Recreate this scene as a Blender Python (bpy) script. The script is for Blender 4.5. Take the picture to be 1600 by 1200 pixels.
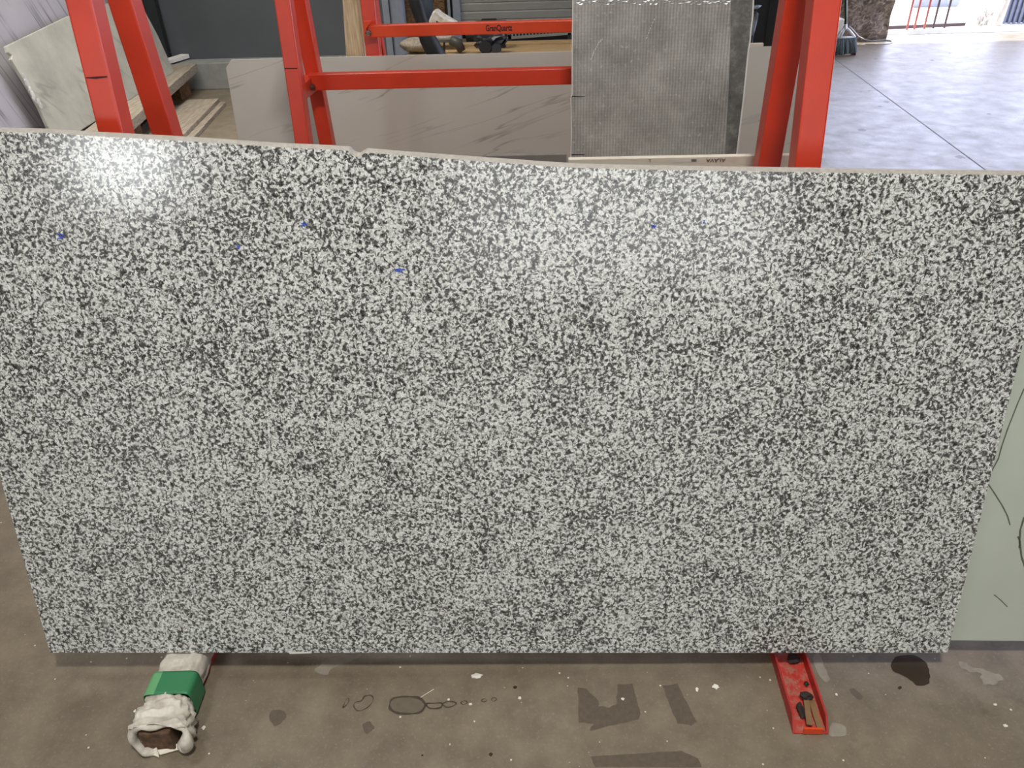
import bpy, bmesh, math, random
from mathutils import Vector, Matrix, noise
for o in list(bpy.data.objects): bpy.data.objects.remove(o)
S = bpy.context.scene; C = S.collection; R = math.radians
random.seed(7)
# ------------------------------------------------------------------ camera
H = 2.17                                           # camera height in metres
WX = Vector((0.99882002, -0.00541417, -0.04826199))  # world axes seen from the camera (right, down, forward)
WY = Vector((0.03751051, -0.54519268, 0.83747113))
WZ = Vector((-0.03084629, -0.83829328, -0.54434629))
def from_cam(v): v = Vector(v); return Vector((WX.dot(v), WY.dot(v), WZ.dot(v)))
cd = bpy.data.cameras.new('camera'); cam = bpy.data.objects.new('camera', cd); C.objects.link(cam); S.camera = cam
cd.sensor_width = 36; cd.lens = 27.0; cd.clip_start = .02; cd.clip_end = 200
rt, up, bk = from_cam((1,0,0)), from_cam((0,-1,0)), -from_cam((0,0,1))
m = Matrix((rt, up, bk)).transposed().to_4x4(); m.translation = (0,0,H); cam.matrix_world = m
# ------------------------------------------------------------------ world, light, exposure
S.view_settings.view_transform = 'Standard'; S.view_settings.look = 'None'; S.view_settings.gamma = 1
S.view_settings.use_curve_mapping = False; S.view_settings.exposure = 0.0
wd = bpy.data.worlds.new('sky'); S.world = wd; wd.use_nodes = True
wn = wd.node_tree; bg = wn.nodes['Background']; bg.inputs[0].default_value = (.68,.74,1,1); bg.inputs[1].default_value = 7.2
def light(name, kind, loc, energy, size=None, target=None, color=(1,1,1)):
    l = bpy.data.lights.new(name, kind); l.energy = energy; l.color = color
    if kind == 'AREA':
        l.shape = 'RECTANGLE'; l.size, l.size_y = size
    o = bpy.data.objects.new(name, l); o.location = loc; C.objects.link(o)
    if target: o.rotation_euler = (Vector(target)-Vector(loc)).to_track_quat('-Z','Y').to_euler()
    return o
sun = light('sun', 'SUN', (8,20,12), 9, target=(8.5,18,0), color=(1,.96,.9)); sun.data.angle = R(.5)
KEY = 222
light('overhead_lamp_and_fill', 'AREA', (.3,-.1,5.6), KEY, (.5,.5), (.3,-.1,0), (1,.985,.96))
light('overhead_lamp_and_fill', 'AREA', (-4.5,-2.0,5.6), 60, (2,2), (-4.5,-2.,0), (1,.97,.92))
bl_ = light('overhead_lamp_and_fill', 'AREA', (-3.2,7.3,5.6), 190, (4,3), (-3.2,7.3,0), (1,.98,.94)); bl_.data.spread = R(110)  # added soft fill that brightens the back wall and the planks
light('overhead_lamp_and_fill', 'AREA', (-2.9,2.5,5.6), 50, (.8,.8), (-2.9,2.5,0), (1,.98,.95))  # added fill that brightens the white slab's left end and the marble
# daylight through the open front door far behind the photographer
light('front_door_daylight', 'AREA', (-5.9,-8.2,3.0), 85, (1.3,.9), (-.9,1.9,1.6), (.95,.98,1))
light('front_door_daylight', 'AREA', (1.5,-8.2,2.6), 175, (5,3.0), (0,3,1.0), (.95,.98,1))
# ------------------------------------------------------------------ unprojection helpers (photo pixel -> world point at a known distance)
O = Vector((0,0,H))
def ray(x, y): return from_cam((x-800, y-600, 1200))
def onz(x, y, z=0.): d = ray(x,y); return O + d*((z-H)/d.z)
def ony(x, y, Y): d = ray(x,y); return O + d*(Y/d.y)
def onp(x, y, P, N): d = ray(x,y); P = Vector(P); N = Vector(N); return O + d*((P-O).dot(N)/d.dot(N))
# ------------------------------------------------------------------ materials
def L(r, g, b):
    f = lambda c: ((c/255+.055)/1.055)**2.4 if c > 10 else c/255/12.92
    return (f(r), f(g), f(b), 1)
class Mt:
    def __init__(s, name, base=(.5,.5,.5,1), rough=.5, metal=0, spec=None):
        s.m = bpy.data.materials.new(name); s.m.use_nodes = True; s.t = s.m.node_tree; s.b = s.t.nodes['Principled BSDF']
        s.b.inputs['Base Color'].default_value = base; s.b.inputs['Roughness'].default_value = rough; s.b.inputs['Metallic'].default_value = metal
        if spec is not None: s.b.inputs['Specular IOR Level'].default_value = spec
        s._co = None
    def n(s, k, **kw):
        x = s.t.nodes.new(k)
        for a, v in kw.items(): setattr(x, a, v)
        return x
    def l(s, a, b): s.t.links.new(a, b)
    def co(s, scale=(1,1,1), rot=(0,0,0), loc=(0,0,0)):
        if s._co is None: s._co = s.n('ShaderNodeTexCoord')
        mr = s.n('ShaderNodeMapping'); mr.inputs['Rotation'].default_value = rot; s.l(s._co.outputs['Object'], mr.inputs[0])
        mp = s.n('ShaderNodeMapping'); mp.inputs['Scale'].default_value = scale; mp.inputs['Location'].default_value = loc
        s.l(mr.outputs[0], mp.inputs[0]); return mp.outputs[0]
    def noise(s, scale, detail=3, rough=.5, co=None, dist=0):
        x = s.n('ShaderNodeTexNoise'); x.inputs['Scale'].default_value = scale; x.inputs['Detail'].default_value = detail
        x.inputs['Roughness'].default_value = rough; x.inputs['Distortion'].default_value = dist
        s.l(co if co is not None else s.co(), x.inputs['Vector']); return x.outputs['Fac']
    def vor(s, scale, co=None, feat='F1', out='Distance', rnd=1):
        x = s.n('ShaderNodeTexVoronoi', feature=feat); x.inputs['Scale'].default_value = scale; x.inputs['Randomness'].default_value = rnd
        s.l(co if co is not None else s.co(), x.inputs['Vector']); return x.outputs[out]
    def ramp(s, fac, stops, interp='LINEAR'):
        x = s.n('ShaderNodeValToRGB'); r = x.color_ramp; r.interpolation = interp
        while len(r.elements) < len(stops): r.elements.new(.5)
        for e, (p, c) in zip(r.elements, stops):
            e.position = p; e.color = c if isinstance(c, tuple) else (c,c,c,1)
        s.l(fac, x.inputs[0]); return x.outputs[0]
    def mix(s, a, b, f, mode='MIX'):
        x = s.n('ShaderNodeMix', data_type='RGBA', blend_type=mode)
        for v, i in ((f,0),(a,6),(b,7)):
            if hasattr(v, 'is_output'): s.l(v, x.inputs[i])
            else: x.inputs[i].default_value = v
        return x.outputs[2]
    def math(s, op, a, b=0., c=0.):
        x = s.n('ShaderNodeMath', operation=op)
        for i, v in enumerate((a,b,c)):
            if hasattr(v, 'is_output'): s.l(v, x.inputs[i])
            else: x.inputs[i].default_value = v
        return x.outputs[0]
    def col(s, o): s.l(o, s.b.inputs['Base Color']); return s
    def rgh(s, o): s.l(o, s.b.inputs['Roughness']); return s
    def bump(s, h, strength=.3, dist=.01):
        x = s.n('ShaderNodeBump'); x.inputs['Strength'].default_value = strength; x.inputs['Distance'].default_value = dist
        s.l(h, x.inputs['Height']); s.l(x.outputs[0], s.b.inputs['Normal']); return s
def simple(name, rgb, rough=.6, metal=0, var=.12, sc=12, bump=0):
    a = Mt(name, L(*rgb), rough, metal); c = L(*rgb)
    lo = tuple(x*(1-var) for x in c[:3])+(1,); hi = tuple(min(1, x*(1+var)) for x in c[:3])+(1,)
    n_ = a.noise(sc, 4, .6); a.col(a.ramp(n_, [(.3,lo),(.7,hi)]))
    if bump: a.bump(n_, bump, .01)
    return a.m
# granite: pale feldspar, grey quartz and dark mica grains
g = Mt('speckled_granite', rough=.16)
w1 = g.noise(75, 2, .5)
gc = g.co()
wv = g.n('ShaderNodeTexNoise'); wv.inputs['Scale'].default_value = 60; wv.inputs['Detail'].default_value = 1; g.l(gc, wv.inputs['Vector'])
wa = g.n('ShaderNodeMix', data_type='VECTOR', blend_type='MIX') if False else None
vm = g.n('ShaderNodeVectorMath', operation='MULTIPLY_ADD'); vm.inputs[1].default_value = (.016,.016,.016); g.l(wv.outputs['Color'], vm.inputs[0]); g.l(gc, vm.inputs[2])
wc = vm.outputs[0]
grain = g.noise(100, 3.2, .68, wc)
pale = g.ramp(g.noise(170, 2, .6, wc), [(.32, L(176,177,170)), (.5, L(218,219,214)), (.68, L(242,243,238))])
midn = g.noise(120, 2, .6, g.co(loc=(3,5,7)))
large = g.noise(4.5, 3, .6)
lm = g.ramp(large, [(.3,.0),(.7,1.)])
gr2 = g.math('ADD', grain, g.math('MULTIPLY', g.math('SUBTRACT', lm, .5), .045))
gr2 = g.math('ADD', gr2, g.math('MULTIPLY', g.math('SUBTRACT', g.noise(17,2,.6,g.co(loc=(1,2,3))), .5), .11))
darkmask = g.ramp(gr2, [(.468,1.),(.520,0.)])
blk = g.ramp(gr2, [(.35,1.),(.41,0.)])
greymask = g.ramp(midn, [(.38,.62),(.47,0.)])
c1 = g.mix(pale, L(140,138,130), greymask)
c2 = g.mix(c1, L(93,91,88), darkmask)
c3 = g.mix(c2, L(46,45,44), blk)
tint = g.ramp(g.noise(30,2), [(.66,0.),(.74,.35)])
c4 = g.mix(c3, L(196,180,160), g.math('MULTIPLY', tint, .5))
# old pale smear left of the middle, stays with the stone
def ell(mt, cx, cy, rx, ry, rot=0, soft=.35):
    co = mt.co(); sp = mt.n('ShaderNodeSeparateXYZ'); mt.l(co, sp.inputs[0])
    dx = mt.math('SUBTRACT', sp.outputs[0], cx); dy = mt.math('SUBTRACT', sp.outputs[1], cy)
    ca, sa = math.cos(rot), math.sin(rot)
    u = mt.math('ADD', mt.math('MULTIPLY', dx, ca/rx), mt.math('MULTIPLY', dy, sa/rx))
    v = mt.math('ADD', mt.math('MULTIPLY', dx, -sa/ry), mt.math('MULTIPLY', dy, ca/ry))
    d = mt.math('SQRT', mt.math('ADD', mt.math('MULTIPLY', u, u), mt.math('MULTIPLY', v, v)))
    d = mt.math('ADD', d, mt.math('MULTIPLY', mt.math('SUBTRACT', mt.noise(25,3), .5), .9))
    return mt.ramp(d, [(1-soft,1.),(1.,0.)])
g.col(c4)
GR = g
# other stones
def veined(name, base, vein, scale, rot, rough=.25, amount=.5, stretch=(1,1,6), thin=.02, cloud=.08):
    a = Mt(name, rough=rough); b = L(*base)
    cl = a.ramp(a.noise(3,4,.6), [(.3, tuple(x*(1-cloud) for x in b[:3])+(1,)), (.7, tuple(min(1,x*(1+cloud)) for x in b[:3])+(1,))])
    co = a.co(stretch, rot)
    nn = a.noise(scale, 4, .5, co, .35)
    v = a.ramp(a.math('ABSOLUTE', a.math('SUBTRACT', nn, .5)), [(0.,1.),(thin,0.)])
    br = a.ramp(a.noise(2.2,2), [(.42,0.),(.6,1.)])
    a.col(a.mix(cl, L(*vein), a.math('MULTIPLY', a.math('MULTIPLY', v, br), amount)))
    return a.m
M = {}
M['granite'] = g.m
M['sawn'] = simple('sawn_granite_edge', (168,162,152), .75, var=.16, sc=90)
M['white_quartz'] = veined('white_quartz', (186,180,170), (112,108,102), 1.7, (0,R(16),0), .3, .6, (.30,1,3.6), .012, .03)
M['green_quartz'] = veined('pale_green_quartz', (186,192,178), (84,88,82), 1.3, (0,R(52),0), .22, .0, (1,1,.55), .012, .05)
M['marble'] = veined('cream_marble', (172,169,154), (118,114,102), 1.3, (R(38),0,0), .35, .55, (1,.45,1.6), .03, .2)
M['purple'] = veined('lilac_striped_stone', (160,155,158), (92,88,94), 1.5, (R(-14),0,0), .5, 1.0, (1,3.6,.07), .022, .05)
M['strip'] = veined('pale_slab_back', (226,218,200), (190,180,164), 2.0, (0,0,0), .6, .3)
M['strip_grey'] = simple('grey_slab_back', (128,122,116), .6, sc=30)
a = Mt('mesh_backed_slab', rough=.42)
wv1 = a.n('ShaderNodeTexWave', wave_type='BANDS', bands_direction='X', wave_profile='SIN'); wv1.inputs['Scale'].default_value = 24; wv1.inputs['Distortion'].default_value = 1.4; a.l(a.co(), wv1.inputs['Vector'])
wv2 = a.n('ShaderNodeTexWave', wave_type='BANDS', bands_direction='Z'); wv2.inputs['Scale'].default_value = 24; wv2.inputs['Distortion'].default_value = 1.4; a.l(a.co(), wv2.inputs['Vector'])
cl = a.noise(5, 5, .65); fine = a.noise(60, 3, .7)
base = a.ramp(cl, [(.3, L(122,118,111)), (.7, L(172,168,160))])
ln = a.ramp(wv1.outputs['Fac'], [(.1,.55),(.6,1.)]); ln2 = a.ramp(wv2.outputs['Fac'], [(.1,.84),(.5,1.)])
cx = a.mix(base, ln, .5, 'MULTIPLY'); cx = a.mix(cx, ln2, .45, 'MULTIPLY')
sp_ = a.ramp(a.noise(55,3,.7), [(.58,0.),(.70,.6)])
cx = a.mix(cx, L(190,188,182), sp_); a.col(cx)
a.rgh(a.ramp(fine, [(.35,.28),(.6,.6)]))
hh = a.math('ADD', a.math('MULTIPLY', wv1.outputs['Fac'], .5), a.math('MULTIPLY', fine, 1.2)); a.bump(hh, .55, .004)
M['mesh_slab'] = a.m
a = Mt('bare_slab_back', rough=.4); a.col(a.ramp(a.noise(14,6,.7), [(.3,L(62,60,56)),(.5,L(88,85,79)),(.72,L(132,129,122))])); a.bump(a.noise(20,5,.7), .5, .008); M['bare_slab'] = a.m
M['edge_pale'] = simple('pale_broken_edge', (196,194,186), .5)
# paint: orange-red enamel with orange peel
def paint(name, rgb, rough=.33):
    a = Mt(name, rough=rough); c = L(*rgb)
    w_ = a.ramp(a.noise(7,4,.6), [(.3,tuple(x*.86 for x in c[:3])+(1,)),(.7,c)])
    sc = a.ramp(a.noise(26,5,.7), [(.70,0.),(.74,.8)])
    a.col(a.mix(w_, L(70,30,24), sc)); a.bump(a.noise(420,1), .25, .0008); return a.m
M['red'] = paint('red_enamel', (208,60,34)); M['orange'] = paint('orange_enamel', (224,72,28), .4)
M['redfoot'] = paint('worn_red_enamel', (176,44,36), .45)
M['scratch'] = simple('dark_scratch', (60,16,12), .8)
a = Mt('worn_channel_inside', rough=.5); a.col(a.mix(a.ramp(a.noise(20,4), [(.3,L(168,40,34)),(.7,L(200,70,58))]), L(160,120,100), a.ramp(a.noise(34,6,.75),[(.48,0.),(.60,.75)]))); M['footin'] = a.m
M['steel'] = simple('zinc_bolt', (150,148,146), .3, 1)
M['ink'] = simple('black_lettering', (28,14,14), .6)
M['faintink'] = simple('grey_printed_letters', (120,112,104), .8)
M['foil'] = simple('shiny_foil', (235,235,232), .2, .6, sc=40)
M['paper'] = simple('white_paper_label', (222,218,208), .7, var=.03)
M['inkcode'] = simple('printed_code_bars', (120,116,110), .7)
M['crayon'] = simple('blue_wax_crayon', (58,84,190), .6)
def wood(name, rgb, rgb2, sc=6, stretch=(14,1,14)):
    a = Mt(name, rough=.75); n1 = a.noise(sc,5,.6,a.co(stretch)); a.col(a.ramp(n1,[(.3,L(*rgb2)),(.65,L(*rgb))])); a.bump(n1,.2,.004); return a.m
M['wood'] = wood('raw_pine', (196,170,124), (150,120,78)); M['woodgrey'] = wood('weathered_board', (168,156,138), (112,98,82))
M['woodx'] = wood('raw_pine_across', (190,160,112), (140,108,66), 6, (1,14,14)); M['woodz'] = wood('upright_pine', (222,206,172), (176,150,108), 6, (14,14,1))
M['wooddark'] = wood('brown_block', (128,92,54), (70,46,26), 5, (6,6,6)); M['log'] = wood('damp_timber_end', (112,84,62), (58,42,30), 8, (5,5,5))
a = Mt('strand_board', rough=.8); v = a.vor(38, a.co((1,1,2.4)), out='Color'); bwc = a.ramp(v, [(0.,L(58,40,24)),(.5,L(104,76,46)),(1.,L(136,104,66))]); a.col(bwc); M['osb'] = a.m
a = Mt('white_woven_plastic', rough=.6); a.col(a.mix(a.ramp(a.noise(16,4,.6),[(.3,L(176,168,154)),(.65,L(222,216,202))]), L(140,128,112), a.ramp(a.noise(9,4,.7),[(.52,0.),(.7,.6)]))); a.bump(a.noise(45,4,.6),.4,.006); M['bag'] = a.m
M['bagin'] = simple('clean_bag_lining', (232,224,206), .7, var=.05)
M['green'] = simple('green_printed_plastic', (50,142,82), .4, var=.12, sc=9)
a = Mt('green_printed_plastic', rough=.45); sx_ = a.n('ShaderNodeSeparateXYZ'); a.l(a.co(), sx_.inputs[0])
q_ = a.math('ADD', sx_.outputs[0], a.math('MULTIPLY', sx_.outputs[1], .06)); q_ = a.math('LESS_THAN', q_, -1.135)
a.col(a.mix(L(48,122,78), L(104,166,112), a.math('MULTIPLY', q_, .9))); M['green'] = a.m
M['greenlight'] = simple('faded_green_plastic', (98,164,112), .5, var=.1, sc=9)
M['wallgrey'] = simple('grey_painted_metal', (84,87,90), .45, var=.07, sc=2)
M['darkframe'] = simple('dark_door_frame', (44,48,50), .5); M['seam'] = simple('black_seam', (18,20,22), .7)
M['colgrey'] = simple('blue_grey_column', (128,134,142), .5, var=.12, sc=5)
M['concrete'] = simple('concrete_curb', (140,140,134), .85, sc=8)
M['plaster'] = simple('inner_wall_paint', (120,118,112), .8, sc=2)
M['ceil'] = simple('roof_deck', (150,148,144), .8, sc=2)
M['darkwall'] = simple('dark_wall', (34,26,26), .8)
M['roller'] = simple('grey_roller_slats', (150,148,140), .45, var=.06, sc=3)
M['black'] = simple('black_plastic', (12,12,13), .6); M['blackm'] = simple('black_cast_metal', (40,40,42), .35, var=.4, sc=40)
M['slate'] = simple('slate_blue_cloth', (58,66,74), .9); M['glove'] = simple('dark_olive_rubber', (70,68,62), .5)
M['whitepl'] = simple('white_plastic', (226,228,230), .35, var=.03); M['bristle'] = simple('grey_green_bristles', (84,96,96), .7, var=.3, sc=50)
M['magenta'] = simple('magenta_plastic', (150,30,96), .4); M['greenh'] = simple('dark_green_tube', (24,70,52), .35)
a = Mt('rough_brown_stone', rough=.7); a.col(a.ramp(a.noise(9,7,.72,a.co((1,1,1.6),(0,R(30),0)),1.2),[(.34,L(56,46,38)),(.5,L(112,96,80)),(.68,L(186,168,146))])); a.bump(a.noise(12,6,.7),.9,.03); M['brownstone'] = a.m
M['cable'] = simple('pale_cable', (190,186,178), .5); M['rust'] = simple('rusty_red_rail', (176,92,78), .6, sc=5); M['railbrown_shadow'] = simple('brown_rail_and_shadow', (74,56,56), .6, sc=5)  # dark brown serves some rail posts and the shadow strip below them
M['pave'] = simple('pale_paving', (200,198,192), .85, sc=1.5); M['branch'] = simple('bleached_branch', (206,200,190), .8); M['paleblue'] = simple('pale_blue_board', (150,154,162), .6)
M['bluepanel'] = simple('blue_grey_cladding', (112,118,136), .6)
M['chip'] = simple('white_stone_chip', (224,220,206), .6); M['shimtan'] = simple('tan_wood_shim', (128,98,66), .8, sc=30); M['rubble'] = simple('dark_rubble', (44,34,30), .8)
M['greyblue'] = simple('grey_hose', (138,150,156), .4)
# concrete floor
a = Mt('workshop_concrete', rough=.5, spec=.55)
big = a.noise(.9,5,.6); med = a.noise(7,5,.65); fin = a.noise(90,3,.7)
c = a.ramp(big, [(.3,L(108,96,79)),(.7,L(126,114,95))])
c = a.mix(c, a.ramp(med,[(.3,L(84,73,58)),(.7,L(146,133,113))]), .45)
c = a.mix(c, L(150,140,124), a.ramp(fin,[(.56,0.),(.76,.6)])); c = a.mix(c, L(176,168,152), a.ramp(a.noise(2.1,5,.7,a.co(loc=(2,7,0))),[(.60,0.),(.74,.30)])); c = a.mix(c, L(168,158,142), a.ramp(a.noise(240,2,.7),[(.66,0.),(.72,.7)]))
c = a.mix(c, L(84,76,66), a.ramp(a.noise(3.2,6,.7,a.co(loc=(9,4,0))),[(.60,0.),(.70,.5)]))
vd = a.n('ShaderNodeTexVoronoi', feature='F1'); vd.inputs['Scale'].default_value = 34; a.l(a.co((1,1,.001)), vd.inputs['Vector'])
sz = a.n('ShaderNodeSeparateColor'); a.l(vd.outputs['Color'], sz.inputs[0])
thr = a.math('MULTIPLY', a.ramp(sz.outputs[0], [(.55,0.),(1.,1.)]), .115)
spk = a.math('LESS_THAN', vd.outputs['Distance'], thr)
c = a.mix(c, L(214,206,192), spk)
a.col(c); a.rgh(a.ramp(a.noise(5,4,.6),[(.3,.38),(.7,.52)])); a.bump(fin, .08, .003); M['floor'] = a.m
M['stain_wet'] = simple('wet_patch', (58,47,36), .25, sc=20); M['stain_ring'] = simple('dried_tide_mark', (66,54,41), .6, var=.3, sc=60)
M['stain_tread'] = simple('damp_shoe_mark', (92,80,66), .5, var=.15, sc=60); M['stain_pale'] = simple('pale_dust_mark', (142,133,119), .8, var=.12, sc=40)
M['stain_grey'] = simple('grey_dried_puddle', (104,94,79), .42, sc=30); M['joint'] = simple('floor_joint', (92,88,90), .9)
# ------------------------------------------------------------------ mesh helpers
class MB:
    def __init__(s): s.v = []; s.f = []; s.mi = []
    def add(s, vs, fs, mi=0):
        b = len(s.v); s.v += [Vector(p) for p in vs]; s.f += [tuple(b+i for i in f) for f in fs]; s.mi += [mi]*len(fs); return s
    def box(s, lo, hi, mi=0):
        x0,y0,z0 = lo; x1,y1,z1 = hi
        return s.add([(x0,y0,z0),(x1,y0,z0),(x1,y1,z0),(x0,y1,z0),(x0,y0,z1),(x1,y0,z1),(x1,y1,z1),(x0,y1,z1)],
                     [(3,2,1,0),(4,5,6,7),(0,1,5,4),(1,2,6,5),(2,3,7,6),(3,0,4,7)], mi)
    def bar(s, a, b, wdir, w, t, mi=0):            # bar whose FRONT-face centreline runs a->b, width along wdir, thickness t going back
        a = Vector(a); b = Vector(b); wd_ = Vector(wdir); ax = (b-a).normalized(); wd_ = (wd_-ax*wd_.dot(ax)).normalized(); n = ax.cross(wd_)
        if n.y < 0: n = -n
        vs = [p+wd_*sx*w/2+n*k for p in (a,b) for sx,k in ((-1,0),(1,0),(1,t),(-1,t))]
        s.add(vs, [(0,1,5,4),(1,2,6,5),(2,3,7,6),(3,0,4,7),(3,2,1,0),(4,5,6,7)], mi); return s
    def prism(s, pts, off, mi=0, cap=None):            # polygon pts (3D) extruded by off
        n = len(pts); off = Vector(off); vs = [Vector(p) for p in pts]; vs += [p+off for p in vs]
        s.add(vs, [tuple(range(n))[::-1], tuple(range(n,2*n))]+[(i,(i+1)%n,(i+1)%n+n,i+n) for i in range(n)], mi); return s
    def tube(s, pts, r, seg=10, mi=0, caps=True):
        pts = [Vector(p) for p in pts]; n = len(pts); rs = r if isinstance(r,(list,tuple)) else [r]*n; b = len(s.v); vs=[]; fs=[]
        for i,p in enumerate(pts):
            d = (pts[min(i+1,n-1)]-pts[max(i-1,0)]).normalized(); q = d.to_track_quat('Z','Y')
            for k in range(seg):
                t = 2*math.pi*k/seg; vs.append(p+q@Vector((math.cos(t)*rs[i],math.sin(t)*rs[i],0)))
        for i in range(n-1):
            for k in range(seg): fs.append((i*seg+k,i*seg+(k+1)%seg,(i+1)*seg+(k+1)%seg,(i+1)*seg+k))
        if caps: fs += [tuple(range(seg))[::-1], tuple(range((n-1)*seg,n*seg))]
        return s.add(vs, fs, mi)
    def blob(s, c, r, sc=(1,1,1), seed=0, amp=.25, mi=0, sub=3, freq=1.6):
        bm = bmesh.new(); bmesh.ops.create_icosphere(bm, subdivisions=sub, radius=1); vs=[]
        for v in bm.verts:
            k = 1+amp*noise.noise(v.co*freq+Vector((seed*3.1,seed,0))); vs.append(Vector(c)+Vector((v.co.x*sc[0],v.co.y*sc[1],v.co.z*sc[2]))*r*k)
        fs = [tuple(v.index for v in f.verts) for f in bm.faces]; bm.free(); return s.add(vs, fs, mi)
    def build(s, name, mats, parent=None, bevel=0, smooth=False, frame=None, sub=0, fix=True):
        me = bpy.data.meshes.new(name); mats = mats if isinstance(mats,(list,tuple)) else [mats]
        vs = s.v
        if frame is not None:
            inv = frame.inverted(); vs = [inv@v for v in vs]
        me.from_pydata([tuple(v) for v in vs], [], s.f)
        for mm in mats: me.materials.append(M[mm] if isinstance(mm,str) else mm)
        for p,i in zip(me.polygons, s.mi): p.material_index = i; p.use_smooth = smooth
        if fix:
            bm = bmesh.new(); bm.from_mesh(me); bmesh.ops.recalc_face_normals(bm, faces=bm.faces); bm.to_mesh(me); bm.free()
        o = bpy.data.objects.new(name, me); C.objects.link(o)
        if frame is not None: o.matrix_world = frame
        if parent:
            o.parent = parent
            o.matrix_parent_inverse = WM[parent.name].inverted() if parent.name in WM else Matrix.Identity(4)
        WM[o.name] = frame.copy() if frame is not None else Matrix.Identity(4)
        if bevel:
            b = o.modifiers.new('b','BEVEL'); b.width = bevel; b.segments = 2; b.limit_method = 'ANGLE'; b.angle_limit = R(40)
        if sub:
            b = o.modifiers.new('s','SUBSURF'); b.levels = b.render_levels = sub
        return o
WM = {}
def tag(o, label, cat, group=None, kind=None):
    if label: o['label'] = label
    if cat: o['category'] = cat
    if group: o['group'] = group
    if kind: o['kind'] = kind
    return o
def thing(name, loc, label, cat, group=None):
    o = bpy.data.objects.new(name, None); o.location = loc; o.empty_display_size = .1; C.objects.link(o)
    WM[o.name] = Matrix.Translation(Vector(loc)); return tag(o, label, cat, group)
def struct(name, mb, mat, **k):
    o = mb.build(name, mat, **k); o['kind'] = 'structure'; return o
def place(o, parent):                             # parent keeping world position
    o.parent = parent; o.matrix_parent_inverse = WM[parent.name].inverted()
def frame(o, u, v, n):
    u,v,n = Vector(u),Vector(v),Vector(n); return Matrix(((u.x,v.x,n.x,o[0]),(u.y,v.y,n.y,o[1]),(u.z,v.z,n.z,o[2]),(0,0,0,1)))
def text_mesh(body, size, fr, mat, name, parent, bold=0., sx=1.):
    cu = bpy.data.curves.new(name, 'FONT'); cu.body = body; cu.size = size; cu.extrude = .0006; cu.offset = bold
    t = bpy.data.objects.new('tmp', cu); C.objects.link(t); dg = bpy.context.evaluated_depsgraph_get(); me = bpy.data.meshes.new_from_object(t.evaluated_get(dg))
    bpy.data.objects.remove(t); me.materials.clear(); me.materials.append(M[mat]); me.name = name
    for v in me.vertices: v.co.x *= sx
    o = bpy.data.objects.new(name, me); C.objects.link(o); o.matrix_world = fr; o.parent = parent; o.matrix_parent_inverse = WM[parent.name].inverted(); return o
# ================================================================== the building
fl = MB()
fl.add([(-9,-9,0),(12,-9,0),(12,13.35,0),(-9,13.35,0)], [(0,1,2,3)], 0)
def blotch(pts, mi, z=.0006, jag=.004, n=8, seed=0, sharp=False):   # outline in photo pixels of a mark that lies on the floor
    P = [onz(*p) for p in pts]; out = []
    for i in range(len(P)):
        p0,p1,p2,p3 = P[i-1],P[i],P[(i+1)%len(P)],P[(i+2)%len(P)]
        for k in range(n):
            t = k/n; q = p1.lerp(p2,t) if sharp else .5*((2*p1)+(p2-p0)*t+(2*p0-5*p1+4*p2-p3)*t*t+(3*p1-p0-3*p2+p3)*t**3); d = noise.noise(q*60+Vector((seed,0,0)))*jag; e = noise.noise(q*60+Vector((0,seed+9,0)))*jag
            out.append(Vector((q.x+d, q.y+e, z)))
    fl.add(out, [tuple(range(len(out)))], mi)
def ring(pts, wpx, mi, seed=0):                        # a closed tide mark line
    P = [onz(*p) for p in pts]; Q = []; n = 6
    for i in range(len(P)):
        p0,p1,p2,p3 = P[i-1],P[i],P[(i+1)%len(P)],P[(i+2)%len(P)]
        for k in range(n):
            t = k/n; Q.append(.5*((2*p1)+(p2-p0)*t+(2*p0-5*p1+4*p2-p3)*t*t+(3*p1-p0-3*p2+p3)*t**3))
    N_ = len(Q); c_ = sum(Q, Vector())/N_; vo=[]; vi=[]
    for i,q in enumerate(Q):
        t = (Q[(i+1)%N_]-Q[i-1]).normalized(); nn = Vector((t.y,-t.x,0)); w_ = wpx*.0021*(.75+.9*noise.noise(q*45+Vector((seed,0,0))))
        vo.append(q+nn*w_*.5+Vector((0,0,.0008))); vi.append(q-nn*w_*.5+Vector((0,0,.0008)))
    fl.add(vo+vi, [(i,(i+1)%N_,(i+1)%N_+N_,i+N_) for i in range(N_)], mi)
blotch([(1392,1040),(1400,1027),(1425,1024),(1445,1034),(1453,1052),(1450,1069),(1432,1071),(1420,1060),(1398,1050)], 1, seed=1)
blotch([(610,1092),(622,1089),(655,1090),(662,1103),(655,1114),(620,1114),(609,1105)], 5, seed=2)
ring([(609,1100),(614,1092),(628,1089),(652,1090),(662,1097),(664,1104),(654,1114),(625,1115),(611,1109)], 4.5, 2, 1)
ring([(666,1100),(678,1099),(690,1099),(688,1106),(672,1107)], 3, 2, 2); ring([(692,1100),(702,1096),(713,1099),(706,1104),(697,1105)], 3, 2, 3)
ring([(553,1104),(555,1098),(565,1095),(570,1088),(580,1087),(583,1094),(575,1105),(560,1111)], 2.2, 2, 4)
ring([(538,1100),(541,1093),(545,1092),(544,1099),(536,1106)], 2, 2, 5); ring([(720,1098),(726,1095),(730,1098),(724,1101)], 2.4, 2, 6)
ring([(752,1095),(757,1092),(761,1094),(757,1097)], 1.6, 2, 7); ring([(768,1093),(772,1090),(776,1093),(771,1096)], 1.6, 2, 8)
blotch([(903,1074),(915,1075),(935,1095),(936,1104),(953,1105),(963,1100),(965,1070),(988,1068),(1001,1115),(998,1124),(922,1142),(928,1131),(904,1129)], 3, seed=3, sharp=True)
blotch([(1035,1072),(1058,1068),(1089,1128),(1080,1134),(1058,1130)], 3, seed=4, sharp=True)
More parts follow.
